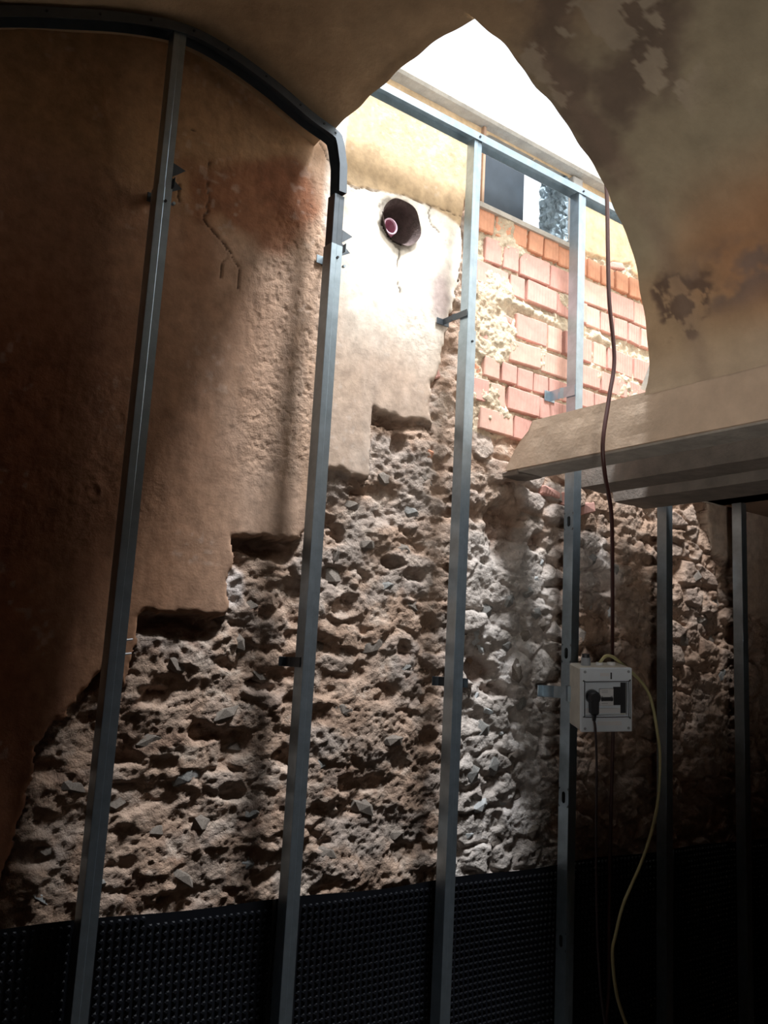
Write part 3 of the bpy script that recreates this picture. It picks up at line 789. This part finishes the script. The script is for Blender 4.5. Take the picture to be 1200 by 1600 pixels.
# bent perimeter track under the vault
bt = empty('bent_track', (0.9, Y0, 3.43), 'steel track bent in an arch under the vault at upper left', 'track')
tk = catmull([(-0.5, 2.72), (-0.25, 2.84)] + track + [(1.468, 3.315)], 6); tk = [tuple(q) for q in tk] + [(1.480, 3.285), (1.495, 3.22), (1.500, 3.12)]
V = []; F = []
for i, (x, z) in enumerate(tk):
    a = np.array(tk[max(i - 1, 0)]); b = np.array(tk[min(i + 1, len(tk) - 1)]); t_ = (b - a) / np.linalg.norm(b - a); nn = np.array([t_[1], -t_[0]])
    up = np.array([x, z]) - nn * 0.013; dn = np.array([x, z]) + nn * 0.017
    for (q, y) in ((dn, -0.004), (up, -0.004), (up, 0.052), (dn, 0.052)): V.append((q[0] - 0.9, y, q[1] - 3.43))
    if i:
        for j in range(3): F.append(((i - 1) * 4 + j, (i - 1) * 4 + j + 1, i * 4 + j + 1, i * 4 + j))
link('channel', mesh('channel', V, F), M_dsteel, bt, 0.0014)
for i in range(3, len(tk) - 3, 5):
    x, z = tk[i]; cyl('screw', (x - 0.9, -0.007, z - 3.43), (0, -1, 0), 0.004, 0.003, M_dark, bt, 8)
# level track in the shaft
lt = empty('level_track', (2.3, Y0, 3.585), 'level steel track crossing the foot of the daylight shaft', 'track')
V = []; F = []
for x in (-0.80, 1.40):
    for (y, z) in ((-0.004, -0.018), (-0.004, 0.012), (0.052, 0.012), (0.052, -0.018)): V.append((x, y, z))
for j in range(3): F.append((j, j + 1, j + 5, j + 4))
link('channel', mesh('channel', V, F), M_steel, lt, 0.0014)
for x in (-0.196, 0.40): cyl('screw', (x, -0.006, -0.003), (0, -1, 0), 0.005, 0.004, M_dark, lt, 8)


# wall brackets that tie studs to the wall
def bracket(loc, side, label, teeth=False, reach=0.11, h=0.03, m=None):
    t = empty('wall_bracket', loc, label, 'bracket', 'brackets tying the studs to the wall')
    m = m or M_steel
    bm = bmesh.new()
    box_bm(bm, (side * 0.0 - 0.03, reach - 0.004, -h / 2), (0.03, reach, h / 2), bev=0.001)
    from_bm('base_plate', bm, m, t)
    s = side; V = []
    prof_ = [(0.0, -0.03), (0.0, 0.030), (0.005 * s, 0.045), (0.0, 0.06), (0.0, reach)]
    for (x, y) in prof_: V += [(x, y, -h / 2), (x, y, h / 2)]
    F = [(2 * i, 2 * i + 1, 2 * i + 3, 2 * i + 2) for i in range(len(prof_) - 1)]
    link('arm', mesh('arm', V, F), m, t, 0.0015)
    if teeth:
        V = [(0, 0, 0.075), (0.0, 0, -0.045), (0.040 * s, -0.004, 0.062), (0.0, 0, 0.028), (0.034 * s, -0.004, 0.0), (0, 0, -0.02), (0.03 * s, -0.002, -0.05)]
        F = [(0, 3, 2), (3, 5, 4)]
        link('folded_ear', mesh('folded_ear', V, F), M_dsteel, t, 0.0015)
        cyl('screw', (0.012 * s, -0.004, -0.055), (0, -1, 0), 0.005, 0.012, M_steel, t, 8)
    return t


bracket((2.672, 2.405, 2.70), -1, 'bluish steel bracket on the brick wall, tied to the slotted stud', h=0.045)
bracket((2.672, 2.405, 1.49), -1, 'dull steel bracket on the rubble wall, left of the electrical box', h=0.045)
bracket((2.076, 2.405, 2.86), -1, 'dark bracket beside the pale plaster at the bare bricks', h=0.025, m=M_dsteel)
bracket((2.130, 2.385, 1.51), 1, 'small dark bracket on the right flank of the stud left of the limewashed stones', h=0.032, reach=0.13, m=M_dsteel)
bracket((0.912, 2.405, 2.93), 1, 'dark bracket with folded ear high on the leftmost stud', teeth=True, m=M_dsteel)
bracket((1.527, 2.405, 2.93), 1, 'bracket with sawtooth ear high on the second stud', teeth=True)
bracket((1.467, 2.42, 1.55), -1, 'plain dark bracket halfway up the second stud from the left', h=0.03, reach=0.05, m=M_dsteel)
for z, lb in ((1.585, 'upper of two bright screw ends on the leftmost stud'), (1.547, 'lower of two bright screw ends on the leftmost stud')):
    s = empty('protruding_screw', (0.905, 2.40, z), lb, 'screw', 'screw ends on the leftmost stud')
    cyl('shank', (0.012, 0, 0), (1, 0, 0.15), 0.0028, 0.032, M_white, s, 8); cyl('head', (-0.004, 0, -0.002), (1, 0, 0.15), 0.006, 0.003, M_steel, s, 10)

# ================================================================== ELECTRICAL BOX AND CABLES
BW, BH, BD = 0.190, 0.232, 0.115
eb = empty('electrical_box', (2.682, 2.218, 1.479), 'pale grey electrical box with breaker and plug, hanging between two studs', 'electrical box')
eb.rotation_euler = (Matrix.Rotation(math.radians(-31), 3, 'Z') @ Matrix.Rotation(math.radians(8), 3, 'X') @ Matrix.Rotation(math.radians(-3.5), 3, 'Y')).to_euler()
# local: front is -Y
bm = bmesh.new(); box_bm(bm, (-BW / 2, -BD * 0.12, -BH / 2), (BW / 2, BD, BH / 2), bev=0.006); from_bm('body', bm, M_boxside, eb)
# front lid with an opening
V = []; F = []
ow, oh = BW / 2, BH / 2; iw, iz0, iz1 = 0.080, -0.058, 0.063
yF, yB = -BD * 0.30, -BD * 0.115
outer = [(-ow, -oh), (ow, -oh), (ow, oh), (-ow, oh)]; inner = [(-iw, iz0), (iw, iz0), (iw, iz1), (-iw, iz1)]
for (x, z) in outer: V.append((x, yF, z))
for (x, z) in inner: V.append((x, yF, z))
for (x, z) in inner: V.append((x, yB, z))
for (x, z) in outer: V.append((x, yB, z))
for k in range(4):
    j = (k + 1) % 4; F += [(k, j, 4 + j, 4 + k), (4 + k, 4 + j, 8 + j, 8 + k), (12 + j, 12 + k, 8 + k, 8 + j), (k, 12 + k, 12 + j, j)]
lid = link('lid', mesh('lid', V, F), M_box, eb)
md = lid.modifiers.new('edge', 'BEVEL'); md.width = 0.0025; md.segments = 2
for sx_ in (-1, 1):
    for sz_ in (-1, 1): cyl('screw', (sx_ * 0.082, yF - 0.0005, sz_ * 0.103), (0, -1, 0), 0.0052, 0.003, M_mid, lid, 10)
# window gasket
box('strap', (-BW / 2 - 0.012, BD - 0.02, -0.03), (-0.02, BD + 0.002, 0.03), M_steel, eb)
tube('gasket', [(-iw - .003, yF - .001, iz0), (-iw - .003, yF - .001, iz1), (-iw + .003, yF - .001, iz1 + .004), (iw - .003, yF - .001, iz1 + .004), (iw + .003, yF - .001, iz1), (iw + .003, yF - .001, iz0), (iw - .003, yF - .001, iz0 - .004), (-iw + .003, yF - .001, iz0 - .004), (-iw - .003, yF - .001, iz0)], 0.0016, M_dark, lid, n=6, sub=3)
box('hinge_slot', (0.0885, yF - 0.001, -0.07), (0.0905, yF + 0.001, 0.075), M_dark, lid)
box('latch_slot', (0.014, yF - 0.0015, 0.076), (0.019, yF + 0.001, 0.100), M_dark, lid)
box('label_plate', (-0.025, yF - 0.001, 0.087), (0.010, yF + 0.001, 0.099), M_white, lid)
box('nameplate', (-0.035, yF - 0.001, -0.092), (0.055, yF + 0.001, -0.078), M_white, lid)
box('face_plate', (-0.078, yB - 0.005, -0.056), (0.058, yB + 0.004, 0.061), M_box, eb, bev=0.002)
box('recess', (0.058, yB - 0.002, -0.052), (0.079, yB + 0.004, 0.061), M_dark, eb)
box('blank_slot', (0.030, yB - 0.0065, -0.022), (0.058, yB - 0.004, 0.045), M_dark, eb)
box('din_strip', (-0.076, yB - 0.0085, -0.052), (0.056, yB - 0.004, -0.032), M_white, eb, bev=0.001)
br_ = box('breaker', (-0.025, yB - 0.016, -0.022), (0.028, yB - 0.004, 0.040), M_white, eb, bev=0.0015)
box('toggle', (-0.020, yB - 0.024, -0.004), (0.024, yB - 0.015, 0.010), M_dark, br_, bev=0.002)
for k in (-0.016, 0.020): box('window', (k - 0.003, yB - 0.0175, -0.006), (k + 0.003, yB - 0.0155, 0.014), M_mid, br_)
for zz in (0.032, 0.026, -0.014): box('print_line', (-0.018, yB - 0.0168, zz), (0.006, yB - 0.0158, zz + 0.0015), M_mid, br_)
cyl('socket', (-0.052, yB - 0.006, 0.012), (0, -1, 0), 0.026, 0.006, M_mid, eb, 22)
# glands on top
g1 = cyl('cable_gland', (-0.075 + 0.022, 0.045, BH / 2 + 0.014), (0, 0, 1), 0.018, 0.030, M_mid, eb, 12)
cyl('gland_cap', (-0.053, 0.045, BH / 2 + 0.034), (0, 0, 1), 0.014, 0.016, M_dark, g1, 10)
cyl('cable_gland', (0.000, 0.045, BH / 2 + 0.005), (0, 0, 1), 0.014, 0.010, M_white, eb, 12)
cyl('cable_gland', (0.045, 0.045, BH / 2 + 0.005), (0, 0, 1), 0.016, 0.010, M_white, eb, 12)
# plug and cords
RB = Matrix.Translation((2.682, 2.218, 1.479)) @ eb.rotation_euler.to_matrix().to_4x4()


def bw(x, y, z): return tuple(RB @ Vector((x, y, z)))


pl_ = empty('plug', bw(-0.052, yB - 0.03, 0.012), 'black mains plug pushed into the socket of the electrical box', 'plug')
pl_.rotation_euler = eb.rotation_euler
bm = bmesh.new(); cyl_bm(bm, (0, 0.006, 0), (0, -1, 0), 0.0235, 0.034, 20); cyl_bm(bm, (0, -0.014, 0), (0, -1, 0), 0.0235, 0.010, 20, 0.017)
from_bm('plug_body', bm, M_dark, pl_, smooth=False)
bm = bmesh.new(); box_bm(bm, (-0.015, -0.022, -0.062), (0.015, 0.012, 0.0), bev=0.006); from_bm('grip', bm, M_dark, pl_)
cyl('strain_relief', (0, -0.006, -0.072), (0, 0.1, -1), 0.009, 0.024, M_dark, pl_, 10, 0.006)
base = bw(-0.052, yB - 0.036, -0.07)
pc_ = tube('plug_cord', [base, bw(-0.048, yB - 0.04, -0.11), (base[0] + 0.035, base[1] + 0.015, 1.22), (base[0] + 0.055, base[1] + 0.03, 0.95), (base[0] + 0.07, base[1] + 0.03, 0.62), (base[0] + 0.10, base[1] + 0.02, 0.36), (base[0] + 0.16, base[1] - 0.02, 0.10), (base[0] + 0.30, base[1] - 0.05, 0.006)], 0.0042, M_brown)
pc_.data.materials[0] = M_dcord; pc_.parent = pl_
pc_.matrix_parent_inverse = (Matrix.Translation(pl_.location) @ pl_.rotation_euler.to_matrix().to_4x4()).inverted()
g = bw(0.000, 0.045, BH / 2 + 0.008)
gc = tube('earth_cable', [g, (g[0] + 0.03, g[1] - 0.01, g[2] + 0.028), (g[0] + 0.10, g[1] - 0.01, 1.618), (2.984, 2.25, 1.511), (3.049, 2.25, 1.34), (3.062, 2.25, 1.217), (3.038, 2.25, 1.05), (2.96, 2.25, 0.89), (2.849, 2.25, 0.741), (2.803, 2.25, 0.635), (2.786, 2.25, 0.572), (2.809, 2.25, 0.439), (2.865, 2.25, 0.322), (2.95, 2.22, 0.12), (3.05, 2.15, 0.009)], 0.0062, M_green)
tag(gc, 'yellow-green cable looping from the top of the electrical box down to the floor', 'cable')
hx = [(948, 2.43, 3.62), (0, 2.463, 3.353), (0, 2.475, 3.1), (0, 2.485, 2.926), (0, 2.517, 2.711), (0, 2.491, 2.558), (0, 2.459, 2.385), (0, 2.471, 2.27), (0, 2.509, 2.136), (0, 2.519, 1.908), (0, 2.522, 1.75)]
k_ = 1.93 / 2.05
hc_ = tube('hanging_cable', [(2.25, 1.93, 4.2), (2.27, 1.93, 3.9)] + [(x * k_, 1.93, 1.55 + (z - 1.55) * k_) for _, x, z in hx[:7]] + [(2.351, 1.95, 2.234), (2.472, 2.02, 2.127), (2.604, 2.12, 1.967), (2.755, 2.24, 1.794), (2.917, 2.37, 1.629), (2.987, 2.42, 1.4), (2.974, 2.415, 1.076), (2.962, 2.41, 0.716), (2.965, 2.41, 0.4)] + [(2.95, 2.41, 0.2), (2.98, 2.40, 0.01)], 0.0075, M_brown)
tag(hc_, 'dark brown cable hanging down the shaft, before the plastered lintel and behind the box', 'cable')
